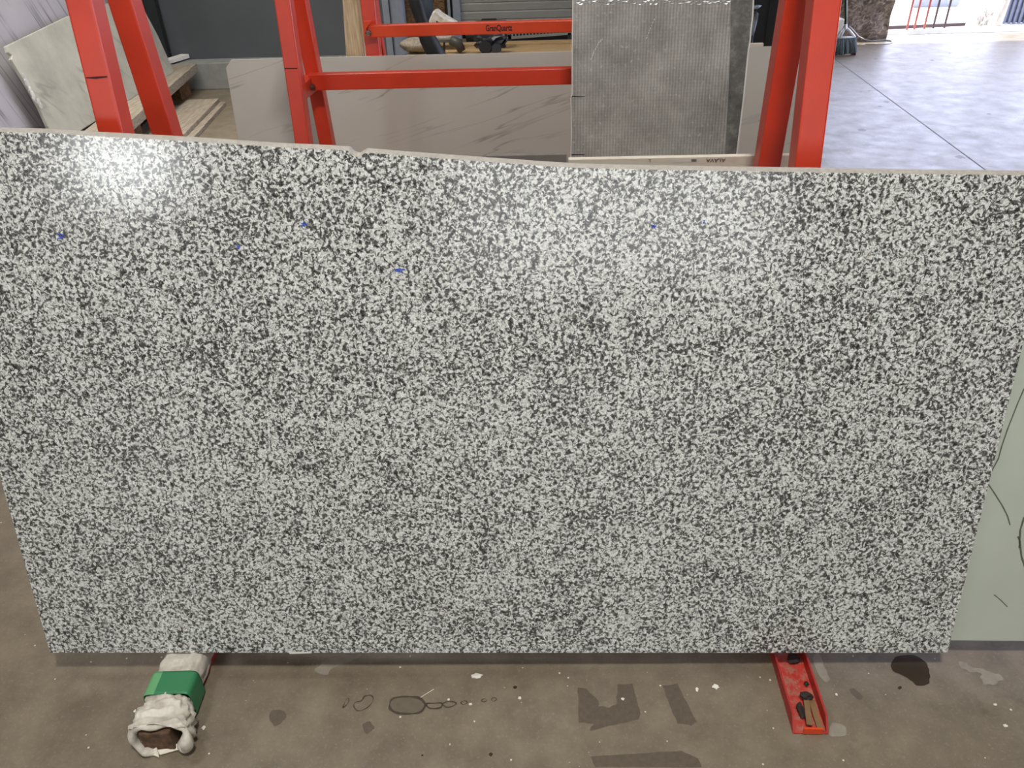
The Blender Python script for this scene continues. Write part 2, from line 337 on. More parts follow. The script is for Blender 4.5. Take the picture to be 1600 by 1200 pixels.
blotch([(922,1182),(1065,1173),(1092,1186),(1096,1199),(930,1199)], 3, seed=5, sharp=True)
blotch([(420,1120),(428,1110),(446,1112),(444,1126),(430,1134)], 3, seed=6); blotch([(566,1132),(578,1128),(584,1138),(572,1146)], 3, seed=7)
blotch([(1326,1077),(1334,1076),(1348,1088),(1345,1094),(1334,1088)], 3, seed=8)
blotch([(492,1048),(500,1040),(512,1030),(560,1022),(556,1030),(520,1044),(510,1055)], 4, seed=9)
blotch([(1498,1038),(1508,1036),(1518,1044),(1530,1042),(1545,1050),(1563,1054),(1565,1064),(1545,1070),(1534,1064),(1532,1052),(1512,1048)], 4, seed=10, jag=.01)
blotch([(1278,1020),(1288,1040),(1296,1062),(1287,1064),(1278,1052),(1270,1030)], 4, seed=11)
blotch([(1302,1130),(1318,1134),(1322,1148),(1300,1150),(1296,1140)], 4, seed=12)
for i,(px,py,r_) in enumerate([(1405,1075,3),(767,1179,4),(805,1074,3),(660,1180,2)]): blotch([(px-r_,py),(px,py-r_*.7),(px+r_,py),(px,py+r_*.8)], 1, seed=20+i)
j0, j1 = Vector((3.72,6.2,.0006)), Vector((4.02,11.9,.0006))
fl.add([j0-Vector((.006,0,0)),j0+Vector((.006,0,0)),j1+Vector((.006,0,0)),j1-Vector((.006,0,0))],[(0,1,2,3)],6)
for i,(px,py,w_) in enumerate([(1347,203,7),(1500,245,8),(1385,159,5),(1375,166,4),(1484,83,2.5),(1456,94,3.5),(1545,178,4),(1368,92,3),(1345,143,2.5),(1358,142,2.5)]): blotch([(px-w_,py),(px,py-w_*.3),(px+w_,py+w_*.1),(px,py+w_*.35)], 3, seed=40+i, jag=.02)
struct('floor', fl, ['floor','stain_wet','stain_ring','stain_tread','stain_pale','stain_grey','joint'], fix=False)
struct('ceiling', MB().box((-9,-9,6),(12,13.6,6.15)), 'ceil')
struct('wall_left', MB().box((-7.2,-9,0),(-7,11.2,6)), 'plaster')
struct('wall_front', MB().box((-7,-9.2,0),(12,-9,6)), 'plaster')
struct('wall_right', MB().box((10.8,-9,0),(11,5.5,6)).box((10.8,5.5,5.2),(11,13.35,6)), 'plaster')
Yw = 10.95
wb = MB(); wb.box((-7,Yw,0),(ony(603,60,Yw).x,Yw+.2,6)); struct('wall_back', wb, 'wallgrey')
struct('wall_back_corner', MB().box((2.45,Yw,0),(2.6,13.55,6)).box((2.6,13.4,0),(4.35,13.55,6)), 'darkwall')
struct('wall_back_upper', MB().box((4.35,13.4,5.2),(11,13.5,6)), 'plaster')
struct('trim_1', MB().box((-5.6,10.62,0),(-2.2,Yw,.33)), 'concrete', bevel=.01)
xs0, xs1 = ony(225,0,Yw-.06).x, ony(268,93,Yw-.06).x
dr = struct('door_1', MB().box((-5.95,Yw-.06,0.33),(-5.07,Yw,2.6)), 'darkframe', bevel=.004)
for x_ in (-5.07,-5.26,-5.45): MB().box((x_-.012,Yw-.085,.33),(x_+.012,Yw-.055,2.6)).build('door_seam','seam',dr)
struct('trim_2', MB().box((ony(603,0,Yw).x-.012,Yw-.03,.0),(ony(603,0,Yw).x+.012,Yw+.01,5)), 'seam')
cm = MB(); cx0 = ony(605,60,10.8).x; cx1 = ony(636,60,10.8).x
cm.box((cx0,10.7,0),(cx0+.08,10.95,5)); cm.tube([((cx0+cx1)/2+.04,10.8,0),((cx0+cx1)/2+.04,10.8,5)],(cx1-cx0)/2-.03,40)
struct('trim_3', cm, 'colgrey')
struct('wall_back_board', MB().box((ony(632,60,10.9).x,10.92,0),(ony(698,60,10.9).x,11.1,6)), 'osb')
jm = MB(); xj = [ony(p,30,10.85).x for p in (697,701,705,709,720)]
jm.box((xj[0],10.85,0),(xj[1],10.95,5),0).box((xj[1],10.82,0),(xj[2],10.95,5),1).box((xj[2],10.88,0),(xj[3],10.95,5),2).box((xj[3],10.80,0),(xj[4],10.95,5),1)
struct('trim_4', jm, ['darkwall','colgrey','seam'])
# roller door, curved slats in one curtain
rd = MB(); rx0, rx1 = xj[4], 2.45; z_ = .62; prof = []
while z_ < 3.4:
    prof += [(z_,0),(z_+.008,-.012),(z_+.085,-.020),(z_+.098,-.004)]; z_ += .10
n_ = len(prof); vs = [(rx0,10.9+d,z) for z,d in prof]+[(rx1,10.9+d,z) for z,d in prof]
rd.add(vs, [(i,i+1,i+1+n_,i+n_) for i in range(n_-1)])
rdo = struct('door_2', rd, 'roller', fix=False)
MB().box((rx0,10.86,1.0),(rx1,10.884,1.035)).build('slat_gap','seam',rdo)
struct('wall_back_roller', MB().box((rx0-.3,10.96,0),(rx1,11.1,6)), 'darkwall')
struct('trim_5', MB().box((rx0,10.85,.55),(rx1,10.92,.62)), 'darkframe')
# ================================================================== speckled granite slab, nearest
A = Vector((-1.629,1.562,.12)); B = Vector((1.261,1.632,.08)); u = (B-A).normalized(); W = (B-A).length
hh_ = Vector((-u.y,u.x,0)).normalized(); l_ = R(12); v_ = hh_*math.sin(l_)+Vector((0,0,1))*math.cos(l_); v_ = (v_-u*v_.dot(u)).normalized(); nrm = v_.cross(u)
if nrm.y < 0: nrm = -nrm
FR = frame(A,u,nrm*-1,v_) if False else Matrix(((u.x,nrm.x,v_.x,A.x),(u.y,nrm.y,v_.y,A.y),(u.z,nrm.z,v_.z,A.z),(0,0,0,1)))
gl = lambda px,py: (lambda q: ((q-A).dot(u),(q-A).dot(v_)))(onp(px,py,A,nrm))
top = [(0,200),(75,202),(150,207),(300,215),(430,224),(520,228),(543.7,229.7),(547,233),(551,237),(557,239),(562,239),(566,236),(571,232.5),(640,238),(760,247),(860,254),(900,256.5),(1000,259),(1240,263),(1400,265.5),(1600,268)]
T = [(0.0,gl(0,200)[1]+.004)]+[gl(*p) for p in top]+[(W+.012,gl(1600,268)[1]-.003)]
low = .009
gm = MB(); n = len(T)
outl = [(0,0)]+T+[(W,0)]; inn = [(0,0)]+[(a_,b_-low) for a_,b_ in T]+[(W,0)]; N_ = len(outl)
P3 = lambda uv,d: FR@Vector((uv[0],d,uv[1]))
vs = [P3(p,0) for p in inn]+[P3(p,.012) for p in outl]+[P3(p,.030) for p in outl]
fs = [tuple(range(N_))]; mi = [0]
for r_ in (0,1):
    for i in range(N_):
        j = (i+1)%N_; fs.append((r_*N_+i,r_*N_+j,(r_+1)*N_+j,(r_+1)*N_+i)); mi.append(1 if 1<=i<=n-1 else 0)
fs.append(tuple(range(2*N_,3*N_))); mi.append(1)
for f_,k_ in zip(fs,mi): pass
b0 = len(gm.v); gm.v += vs; gm.f += fs; gm.mi += mi
slab = gm.build('granite_slab', ['granite','sawn'], frame=FR)
tag(slab, 'big polished black-and-white speckled granite slab, nearest, covering most of the view', 'stone slab')
sm = FR.copy()
def on_slab(pts, d=-.0006): return [FR@Vector((gl(*p)[0],d,gl(*p)[1])) for p in pts]
for i,(cx_,cy_,w_,h_,s_) in enumerate([(95,370,6,4,1),(371,384,3,6,2),(475,352,5,5,3),(625,424,8,4,4),(1020,353,4,2,5),(1100,345,1.2,5,6)]):
    mk = MB(); rr = random.Random(s_)
    for k in range(4):
        a0 = (cx_+rr.uniform(-w_,w_*.2), cy_+rr.uniform(-h_,h_)); b_ = (a0[0]+w_*rr.uniform(.6,1.3), a0[1]+h_*rr.uniform(-.5,.6)); t_ = .9
        q = on_slab([(a0[0],a0[1]-t_),(b_[0],b_[1]-t_),(b_[0]+1,b_[1]+t_),(a0[0]-1,a0[1]+t_)]); mk.add(q,[(0,1,2,3)])
    o = mk.build('crayon_mark','crayon',slab,frame=None,fix=False); o['label'] = 'blue crayon mark'
mk = MB(); mk.add(on_slab([(450,1017.5),(487,1018),(487,1020.3),(453,1021.5)],-.0012),[(0,1,2,3)]); o = mk.build('tape_strip','paper',slab,fix=False); o['label']='white tape on the bottom edge'
# ================================================================== A-frame racks
X = Vector((1,0,0))
def leg_bar(p_top, p_bot, zt, zb, tw=.07, name='leg', parent=None, mat='red'):
    d = (p_bot-p_top)/(p_bot.z-p_top.z); a_ = p_top+d*(zt-p_top.z); b_ = p_top+d*(zb-p_top.z)
    o = MB().bar(a_,b_,X,tw,tw).build(name,mat,parent,bevel=.006); return a_, b_, o
rk = thing('slab_rack',(-.22,2.25,0),'red steel A-frame rack holding the speckled granite slab, nearest of the three racks','rack')
def F(x,y,y0,k=8.8): return onp(x,y,(0,y0,1.6),(0,1,-math.tan(R(k))))
def Bk(x,y,y0,k=6.): return onp(x,y,(0,y0,1.6),(0,1,math.tan(R(k))))
lA = leg_bar(F(121,0,2.10),F(171,204,2.10),2.25,.06,parent=rk); lB = leg_bar(Bk(185,0,2.40),Bk(253,210,2.40),2.25,.06,parent=rk)
rA = leg_bar(F(1294,0,2.22),F(1263,261,2.22),2.25,.06,.074,parent=rk); rB = leg_bar(Bk(1247,0,2.54),Bk(1202.5,260,2.54),2.25,.06,.074,parent=rk)
o = MB().add([onp(134.5,120.5,(0,2.10,1.6),(0,1,-math.tan(R(8.8))))+Vector((0,-.0012,0)) for _ in (0,)]+[F(168,118.5,2.10)+Vector((0,-.0012,0)),F(168,120.5,2.10)+Vector((0,-.0012,0)),F(150,123,2.10)+Vector((0,-.0012,0)),F(134.5,122,2.10)+Vector((0,-.0012,0))],[(0,1,2,3,4)]).build('scratch','scratch',rk,fix=False)
def foot(xc, y0, y1, w=.105, h=.045, parent=None):
    t = .006; m_ = MB(); m_.box((xc-w/2,y0,0.001),(xc+w/2,y1,t),1); 
    m_.add([(xc-w/2,y0,t),(xc-w/2,y0+.035,h),(xc-w/2,y1,h),(xc-w/2,y1,t),(xc-w/2+t,y0,t),(xc-w/2+t,y0+.035,h),(xc-w/2+t,y1,h),(xc-w/2+t,y1,t)],[(0,1,2,3),(4,5,6,7),(0,1,5,4),(1,2,6,5),(2,3,7,6)],0)
    m_.add([(xc+w/2,y0,t),(xc+w/2,y0+.035,h),(xc+w/2,y1,h),(xc+w/2,y1,t),(xc+w/2-t,y0,t),(xc+w/2-t,y0+.035,h),(xc+w/2-t,y1,h),(xc+w/2-t,y1,t)],[(0,1,2,3),(4,5,6,7),(0,1,5,4),(1,2,6,5),(2,3,7,6)],0)
    return m_.build('foot_channel',['redfoot','footin'],parent)
fr_ = foot(.780,1.395,3.15,.105,.045,rk); fl_ = foot(-1.198,1.395,3.15,.118,.045,rk)
q = onz(1270,1147); MB().box((.757,1.393,.004),(.812,1.399,.028)).build('end_tab','orange',fr_)
for z_ in (.35,): MB().bar((-1.2,2.33,z_),(.72,2.4,z_),(0,0,1),.06,.06).build('rail','red',rk,bevel=.004)
for xx in (-1.206,.735): MB().bar((xx,1.95+.1,.5),(xx,2.48,.5),(0,0,1),.05,.05).build('crossbar','red',rk,bevel=.004)
for xx,yy in ((-1.206,2.29),(.735,2.38)): MB().box((xx-.05,yy-.12,2.2),(xx+.05,yy+.14,2.27)).build('top_plate','red',rk)
o_ = None
# second rack, its rail crosses in front of the white veined slab
rk2 = thing('slab_rack',(-.3,3.9,0),'middle red A-frame rack, its bolted rail crossing in front of the white veined slab','rack')
k7 = 7.
F2 = lambda x,y: onp(x,y,(0,3.72,1.3),(0,1,-math.tan(R(k7)))); B2 = lambda x,y: onp(x,y,(0,4.02,1.3),(0,1,math.tan(R(k7))))
a0,b0_,_ = leg_bar(F2(440,0),F2(472,224),2.0,.05,.072,parent=rk2); a1,b1_,_ = leg_bar(B2(465,0),B2(508.5,224),2.0,.05,.072,parent=rk2)
dxr = 1.62
for p_,q_ in ((a0,b0_),(a1,b1_)): MB().bar(p_+X*(dxr),q_+X*(dxr),X,.072,.072).build('leg','red',rk2,bevel=.006)
for dx in (0,dxr): MB().box((b0_.x+dx-.05,3.2,.001),(b0_.x+dx+.05,4.45,.05)).build('foot_channel','redfoot',rk2); MB().box((a0.x+dx-.05,3.72,1.97),(a0.x+dx+.05,4.12,2.03)).build('top_plate','red',rk2)
# crossbar between front and rear leg at rail height, then the rail
w0,w1 = F2(445,107),F2(464.5,107); MB().bar(w0+Vector((0,-.001,0)),w1+Vector((0,-.001,0)),(0,0,1),.005,.002).build('weld_seam','scratch',rk2)
pr = ony(488,133,3.95); zr = pr.z
MB().bar(Vector((b0_.x+.02,3.78,zr+.0)),Vector((b0_.x+.03,4.05,zr+.0)),(0,0,1),.075,.06).build('crossbar','red',rk2,bevel=.004)
r0 = ony(502,129,3.93); r1 = ony(895,119.5,3.93); r1 = r0+(r1-r0)*1.32
MB().bar(Vector((r0.x-.06,3.93,r0.z)),Vector((r1.x,3.93,r1.z)),(0,0,1),.075,.06).build('rail','red',rk2,bevel=.004)
bp = ony(488,135,3.925); bolt = MB().tube([bp,bp+Vector((0,-.018,0))],.016,6).tube([bp,bp+Vector((0,-.03,0))],.007,8).build('bolt','steel',rk2)
# third rack with lettering on the rail
rk3 = thing('slab_rack',(0,5.0,0),'farthest red A-frame rack, black lettering on its rail, behind the white veined slab','rack')
F3 = lambda x,y: onp(x,y,(0,4.98,1.3),(0,1,-math.tan(R(k7))))
a3,b3,_ = leg_bar(F3(573.5,0),F3(582.5,86),1.95,.05,.085,parent=rk3,mat='red')
dx3 = 1.9
MB().bar(a3+X*dx3,b3+X*dx3,X,.085,.07).build('leg','red',rk3,bevel=.006)
for dx in (0,dx3):
    MB().bar(Vector((a3.x+dx,5.075,1.95)),Vector((a3.x+dx,5.40,.05)),X,.07,.07).build('leg','red',rk3,bevel=.006)
    MB().box((b3.x+dx-.05,4.72,.001),(b3.x+dx+.05,5.7,.05)).build('foot_channel','redfoot',rk3)
    MB().box((a3.x+dx-.045,4.99,1.92),(a3.x+dx+.045,5.22,1.98)).build('top_plate','red',rk3)
R3 = 4.94
r0 = ony(582,49.5,R3); r1 = ony(895,41,R3); dr_ = (r1-r0)
MB().bar(r0+dr_*-.02,r0+dr_*1.65,(0,0,1),.066,.06).build('rail','orange',rk3,bevel=.005)
bp = ony(576,51,R3); MB().tube([bp,bp+Vector((0,-.02,0))],.017,6).tube([bp,bp+Vector((0,-.035,0))],.008,8).build('bolt','steel',rk3)
MB().add([ony(568,34,R3-.02),ony(580,33,R3-.02),ony(572,45,R3-.02),ony(572,57,R3-.02),ony(568,57,R3-.02)],[(0,1,2,3,4)]).prism([ony(568,33.5,R3-.01),ony(580,33,R3-.01),ony(573,43,R3-.01),ony(572,57,R3-.01),ony(568,57,R3-.01)],(0,.03,0)).build('bracket','orange',rk3)
ax = dr_.normalized(); zz = Vector((0,0,1)); zz = (zz-ax*zz.dot(ax)).normalized()
tp = ony(759,48.6,R3-.001); wtx = (ony(800.5,46,R3-.001)-tp).length
TF = Matrix(((ax.x,zz.x,0,tp.x),(ax.y,zz.y,-1,tp.y),(ax.z,zz.z,0,tp.z),(0,0,0,1)))
lt = text_mesh('GranQuartz',.046,TF,'ink','lettering',rk3,.0012)
wd_ = max(v.co.x for v in lt.data.vertices)
for v in lt.data.vertices: v.co.x *= wtx/wd_
# ================================================================== slabs around the racks
def leaning(name, mats, label, x0, x1, y_bot, z_bot, z_top, lean, th=.02, prof=None, toward=1, cat='stone slab', **k):
    """slab in a leaning plane; lean in degrees, toward=1 top leans away; prof = outline in (x, height) on the plane"""
    l = R(lean)*toward; vv = Vector((0,math.sin(l),math.cos(l))); nn = Vector((0,math.cos(l),-math.sin(l))); o_ = Vector((0,y_bot,z_bot))
    fr = Matrix(((1,0,0,x0),(0,nn.y,vv.y,y_bot),(0,nn.z,vv.z,z_bot),(0,0,0,1)))
    hgt = (z_top-z_bot)/math.cos(l); prof = prof or [(0,0),(x1-x0,0),(x1-x0,hgt),(0,hgt)]
    mb = MB(); mb.prism([fr@Vector((p[0],0,p[1])) for p in prof], nn*th)
    o = mb.build(name, mats, frame=fr, **k); tag(o, label, cat); return o, fr, vv, nn
# white veined slab on the third rack
yb = 4.58; l10 = R(8)
vvw = Vector((0,math.sin(l10),math.cos(l10))); nnw = Vector((0,math.cos(l10),-math.sin(l10)))
wp = lambda px,py: onp(px,py,(0,yb,.1),nnw)
pts = [wp(353,106),wp(361,93),wp(440,91),wp(895,80),wp(1205,72.3),wp(1262,71)]
pts = [Vector((pts[0].x+.0,yb,.1))]+pts+[Vector((pts[-1].x,yb,.1))]
frw = Matrix(((1,0,0,0),(0,nnw.y,vvw.y,yb),(0,nnw.z,vvw.z,.1),(0,0,0,1)))
mb = MB().prism(pts, nnw*.02); o = mb.build('quartz_slab','white_quartz',frame=frw,bevel=.002)
tag(o,'long white slab with thin grey diagonal veins and a clipped corner, behind the middle red rack','stone slab')
# mesh backed grey slab
g0 = onp(895,0,(0,3.30,.1),(0,math.cos(R(8)),-math.sin(R(8)))); g1 = onp(1176,0,(0,3.30,.1),(0,math.cos(R(8)),-math.sin(R(8))))
nn8 = Vector((0,math.cos(R(8)),-math.sin(R(8)))); vv8 = Vector((0,math.sin(R(8)),math.cos(R(8)))); y8=3.30
fr8 = Matrix(((1,0,0,0),(0,nn8.y,vv8.y,y8),(0,nn8.z,vv8.z,.1),(0,0,0,1))); f8 = lambda px,py: onp(px,py,(0,y8,.1),nn8)
L8 = [f8(892,251),f8(893,205),f8(892,152),f8(894,148),f8(894,80),f8(895,10),f8(895,0)]; R8 = [f8(1177,0),f8(1176,25),f8(1173,48),f8(1172,62),f8(1169,80),f8(1162,150),f8(1151,242)]
ht = 1.86
def ext(p,q,z): return p+(q-p)*((z-p.z)/(q.z-p.z))
Lb = ext(L8[1],L8[0],.1); Rb = ext(R8[-2],R8[-1],.1); Lt = ext(L8[-2],L8[-1],ht); Rt = ext(R8[1],R8[0],ht); Lt.x = L8[-1].x; Rt.x = R8[0].x
for p_ in (Lb,Rb,Lt,Rt): p_.y = y8+(p_.z-.1)*math.tan(R(8))
ms = MB().prism([Lb]+L8+[Lt,Rt]+R8+[Rb], nn8*.018).build('mesh_backed_slab','mesh_slab',frame=fr8)
tag(ms,'dull grey slab showing its ribbed mesh backing, upright between the red racks','stone slab')
bs = MB().add([p_-nn8*.0012 for p_ in [f8(1142,0),f8(1141,60),f8(1139,130),f8(1136,180),f8(1133,243)]+R8[::-1]],[tuple(range(12))]).build('bare_margin','bare_slab',ms,fix=False); bs['label']='darker bare stone margin without mesh'
eg = MB()
for i in range(len(R8)-1): eg.bar(R8[i]-nn8*.002,R8[i+1]-nn8*.002,X,.006,.022)
eg.build('broken_edge','edge_pale',ms)
eg = MB()
for i in range(len(L8)-1): eg.bar(L8[i]-nn8*.002,L8[i+1]-nn8*.002,X,.004,.022)
eg.build('broken_edge','edge_pale',ms)
for (x0,y0,x1,y1) in ((892,150.5,914,151),(892,241.5,913,241.5)): MB().add([f8(x0,y0-.7)-nn8*.0016,f8(x1,y1-.4)-nn8*.0016,f8(x1,y1+.4)-nn8*.0016,f8(x0,y0+.7)-nn8*.0016],[(0,1,2,3)]).build('saw_cut','seam',ms,fix=False)
def flakes(pts,name,wpx,mat,parent,seed):
    mk = MB(); rr = random.Random(seed)
    for i in range(len(pts)-1):
        for k in range(4):
            t=k/4; x_=pts[i][0]*(1-t)+pts[i+1][0]*t+rr.uniform(-.5,.5); y_=pts[i][1]*(1-t)+pts[i+1][1]*t; d=rr.uniform(.5,1)*wpx
            mk.add([f8(x_-d,y_+1.2)-nn8*.0018,f8(x_,y_-1.5)-nn8*.003,f8(x_+d,y_-1)-nn8*.0018,f8(x_+d*.2,y_+1.5)-nn8*.0014],[(0,1,2,3)])
    return mk.build(name,mat,parent,fix=False)
flakes([(924,92),(928,80),(936,66),(942,60)],'wrinkle',1.1,'paper',ms,1); flakes([(1010,59),(1016,44),(1024,26)],'wrinkle',1.1,'paper',ms,2)
fo = MB(); rr = random.Random(5)
for i in range(60):
    x_ = 903+i*4.2; 
    if x_ > 1140: break
    yy = 3+rr.uniform(-4,3); d=rr.uniform(1.5,5); fo.add([f8(x_-d,yy+1)-nn8*.002,f8(x_,yy-2)-nn8*.009,f8(x_+d,yy-.5)-nn8*.003,f8(x_+d*.3,yy+rr.uniform(1,3))-nn8*.002],[(0,1,2,3)])
fo.build('foil_wrinkles','foil',ms,fix=False)['kind']='stuff'
# slabs on the far side of the nearest rack: only their printed backs and top edges show
def rear(name, xpx0, xpx1, ytop, ybot, mats, label, p_top):
    zt = p_top.z; l = math.atan2(ybot-ytop, zt-.06); vv = Vector((0,-math.sin(l),math.cos(l))); nn = Vector((0,math.cos(l),math.sin(l)))
    fr = Matrix(((1,0,0,xpx0),(0,nn.y,vv.y,ybot),(0,nn.z,vv.z,.06),(0,0,0,1))); hgt = (zt-.06)/math.cos(l)
    mb = MB().prism([fr@Vector(p) for p in ((0,0,0),(xpx1-xpx0,0,0),(xpx1-xpx0,0,hgt),(0,0,hgt))], nn*.02); o = mb.build(name,mats,frame=fr,bevel=.002); tag(o,label,'stone slab'); return o,fr,hgt
pt = ony(1000,247.2,2.80)
ps,pf,phg = rear('printed_slab', .075, ony(1268,243,2.8).x, 2.80, 3.02, 'strip', 'pale slab with printed back and white label, only its top edge showing behind the granite', pt)
pt2 = ony(840,242,2.86)
rear('grey_slab', -.23, .070, 2.86, 3.06, 'strip_grey', 'dark grey slab of which only the top edge shows left of the mesh-backed slab', pt2)
pl = lambda px,py,d=-.0008: pf@Vector((lambda q:(q.x,d,q.z))(pf.inverted()@onp(px,py,pf.translation,pf.col[1].to_3d())))
lab = MB().add([pl(1045,249),pl(1090,247.6),pl(1091,252.6),pl(1046,254)],[(0,1,2,3)]).build('paper_label','paper',ps,fix=False)
MB().add([pl(1080,248.5,-.0014),pl(1088,248.2,-.0014),pl(1088.5,252,-.0014),pl(1080.5,252.3,-.0014)],[(0,1,2,3)]).build('printed_block','inkcode',lab,fix=False)
p0_ = pl(1136,247.2); ux = pf.col[0].to_3d(); uz = pf.col[2].to_3d(); un = pf.col[1].to_3d()
TF = Matrix(((-ux.x,-uz.x,-un.x,p0_.x),(-ux.y,-uz.y,-un.y,p0_.y),(-ux.z,-uz.z,-un.z,p0_.z),(0,0,0,1)))
TF.translation = pl(1134,247.5,-.001); text_mesh('ALAVA',.018,TF,'faintink','lettering',ps,.0003,1.25)
TF2 = TF.copy(); TF2.translation = pl(1017,249,-.001); text_mesh('L',.016,TF2,'faintink','lettering',ps,.0003)
# pale green slab behind the granite, right
bl = onz(1470,1001,.08); l = R(11.3); vv = Vector((0,math.sin(l),math.cos(l))); nn = Vector((0,math.cos(l),-math.sin(l)))
frg = Matrix(((1,0,0,-1.05),(0,nn.y,vv.y,bl.y),(0,nn.z,vv.z,.08),(0,0,0,1)))
o = MB().prism([frg@Vector(p) for p in ((0,0,0),(2.95,0,0),(2.95,0,1.22),(0,0,1.22))], nn*.03).build('quartz_slab','green_quartz',frame=frg,bevel=.003)
tag(o,'pale green slab with dark crack-like veins just behind the granite at the right edge','stone slab')
def vein(pts, w_, mat='slate'):
    mk = MB(); Q=[frg@Vector((lambda q:(q.x,-.0008,q.z))(frg.inverted()@onp(px,py,frg.translation,nn))) for px,py in pts]
    for i in range(len(Q)-1):
        t=(Q[i+1]-Q[i]).normalized(); s_=t.cross(nn)*w_/2; mk.add([Q[i]-s_,Q[i+1]-s_*.8,Q[i+1]+s_*.8,Q[i]+s_],[(0,1,2,3)])
    return mk.build('vein',mat,o,fix=False)
M['veinc'] = simple('dark_green_vein',(96,98,88),.3)
vein([(1600,607),(1590,630),(1575,668),(1565,697),(1560,716),(1546,742),(1541,752)],.004,'veinc'); vein([(1541,752),(1552,768),(1566,790),(1574,806),(1578,820)],.004,'veinc')
vein([(1600,808),(1594,828),(1593,845),(1596,870),(1601,885)],.006,'veinc'); vein([(1590,838),(1594,846),(1592,856)],.005,'veinc'); vein([(1553,929),(1563,937),(1574,948)],.003,'veinc')
# ================================================================== wrapped timber on the left foot, rubble in the right foot
tb = thing('timber_bearer',(-1.18,1.4,.007),'white plastic bag wrapped timber with a green band, lying on the left rack foot','timber')
def sect(t):                                       # t 0..1 from behind the slab to the open end
    p_a, p_b = Vector((-1.225,2.15,.062)), Vector((-1.178,1.30,.060)); return p_a.lerp(p_b,t)
ax = (sect(1)-sect(0)).normalized(); sd = Vector((0,0,1)).cross(-ax).normalized()
if sd.x<0: sd=-sd
MB().box((0,0,0),(1,1,1))
tm = MB(); pa,pb = sect(0)-ax*.02, sect(1.0)
tm.add([p_+sd*a_*.046+Vector((0,0,b_*.042-.006)) for p_ in (pa,pb) for a_,b_ in ((-1,-1),(1,-1),(1,1),(-1,1))],[(0,1,2,3),(4,5,6,7),(0,1,5,4),(1,2,6,5),(2,3,7,6),(3,0,4,7)])
tm.build('timber','log',tb,bevel=.004)
def cloth(t0,t1,n,hw,hh,rim,name,mat,seed,flare=None,mats=None,wr=.006,sq=.55):
    mb = MB(); seg=48; vs=[]
    for i in range(n+1):
        t=t0+(t1-t0)*i/n; c_=sect(t); fl_=flare(i/n) if flare else (1,1,0,0)
        for k in range(seg):
            a_=2*math.pi*k/seg; ca,sa=math.cos(a_),math.sin(a_)
            x_=math.copysign(abs(ca)**sq,ca)*hw*fl_[0]; z_=math.copysign(abs(sa)**sq,sa)*hh*fl_[1]
            q=c_+sd*x_+Vector((0,0,z_)); w_=wr*(noise.noise(Vector((k*.55,i*.25,seed)))+.6*noise.noise(Vector((math.cos(a_)*2,math.sin(a_)*2,seed+i*.16))))
            q+= (sd*ca+Vector((0,0,sa)))*w_*(2 if fl_[2] else 1); q+=sd*fl_[3]
            q.z=max(q.z,.008 if q.y>1.40 else .004); vs.append(q)
    mb.add(vs,[(i*seg+k,i*seg+(k+1)%seg,(i+1)*seg+(k+1)%seg,(i+1)*seg+k) for i in range(n) for k in range(seg)])
    o=mb.build(name,mat,tb,smooth=True); sf=o.modifiers.new('t','SOLIDIFY'); sf.thickness=.0016; return o
cloth(.05,.79,60,.066,.052,0,'plastic_wrap','bag',1,None,wr=.010)
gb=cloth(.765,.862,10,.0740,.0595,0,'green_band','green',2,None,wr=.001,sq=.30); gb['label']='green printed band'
def fl1(s): 
    k=1+.10*math.sin(s*3.1)+.34*max(0,s-.1)**1.1; return (k, 1+.16*s, 1, .012*s)
cloth(.855,.99,26,.0680,.055,0,'bag_mouth','bag',5,fl1,wr=.009,sq=.7)
# folded back rim of the bag mouth
rm=MB(); seg=48; cR=sect(.985)+sd*.012; vs=[]
for i in range(10):
    a0=math.pi*1.25*i/9
    for k in range(seg):
        a_=2*math.pi*k/seg; ca,sa=math.cos(a_),math.sin(a_); r_=.014+.012*noise.noise(Vector((math.cos(a_)*1.7,math.sin(a_)*1.7,4)))
        rx=.100; rz=.066; x_=math.copysign(abs(ca)**.8,ca)*(rx-r_+r_*math.cos(a0)*1.0); z_=math.copysign(abs(sa)**.8,sa)*(rz-r_+r_*math.cos(a0))
        q=cR+sd*x_+Vector((0,0,z_))+ax*(r_*math.sin(a0)*1.4+ .02*noise.noise(Vector((ca*1.4,sa*1.4,9)))+.012*(-sa)); q.z=max(q.z,.004); vs.append(q)
rm.add(vs,[(i*seg+k,i*seg+(k+1)%seg,(i+1)*seg+(k+1)%seg,(i+1)*seg+k) for i in range(9) for k in range(seg)])
ro=rm.build('folded_rim','bag',tb,smooth=True); ro.modifiers.new('t','SOLIDIFY').thickness=.0016
fp=MB(); P_=[onz(219,1139,.05),onz(238,1148,.05),onz(244,1162,.03),onz(249,1184,.006),onz(228,1176,.006),onz(218,1156,.02)]
fp.prism(P_,(0,0,.003)).build('loose_flap','bagin',tb)['label']='clean white flap folded out of the bag mouth'
fp=MB(); P_=[onz(243,1161,.022),onz(273,1163,.024),onz(289,1164,.015),onz(292,1168,.008),onz(250,1180,.006)]
fp.prism(P_,(0,0,.003)).build('loose_flap','bagin',tb)
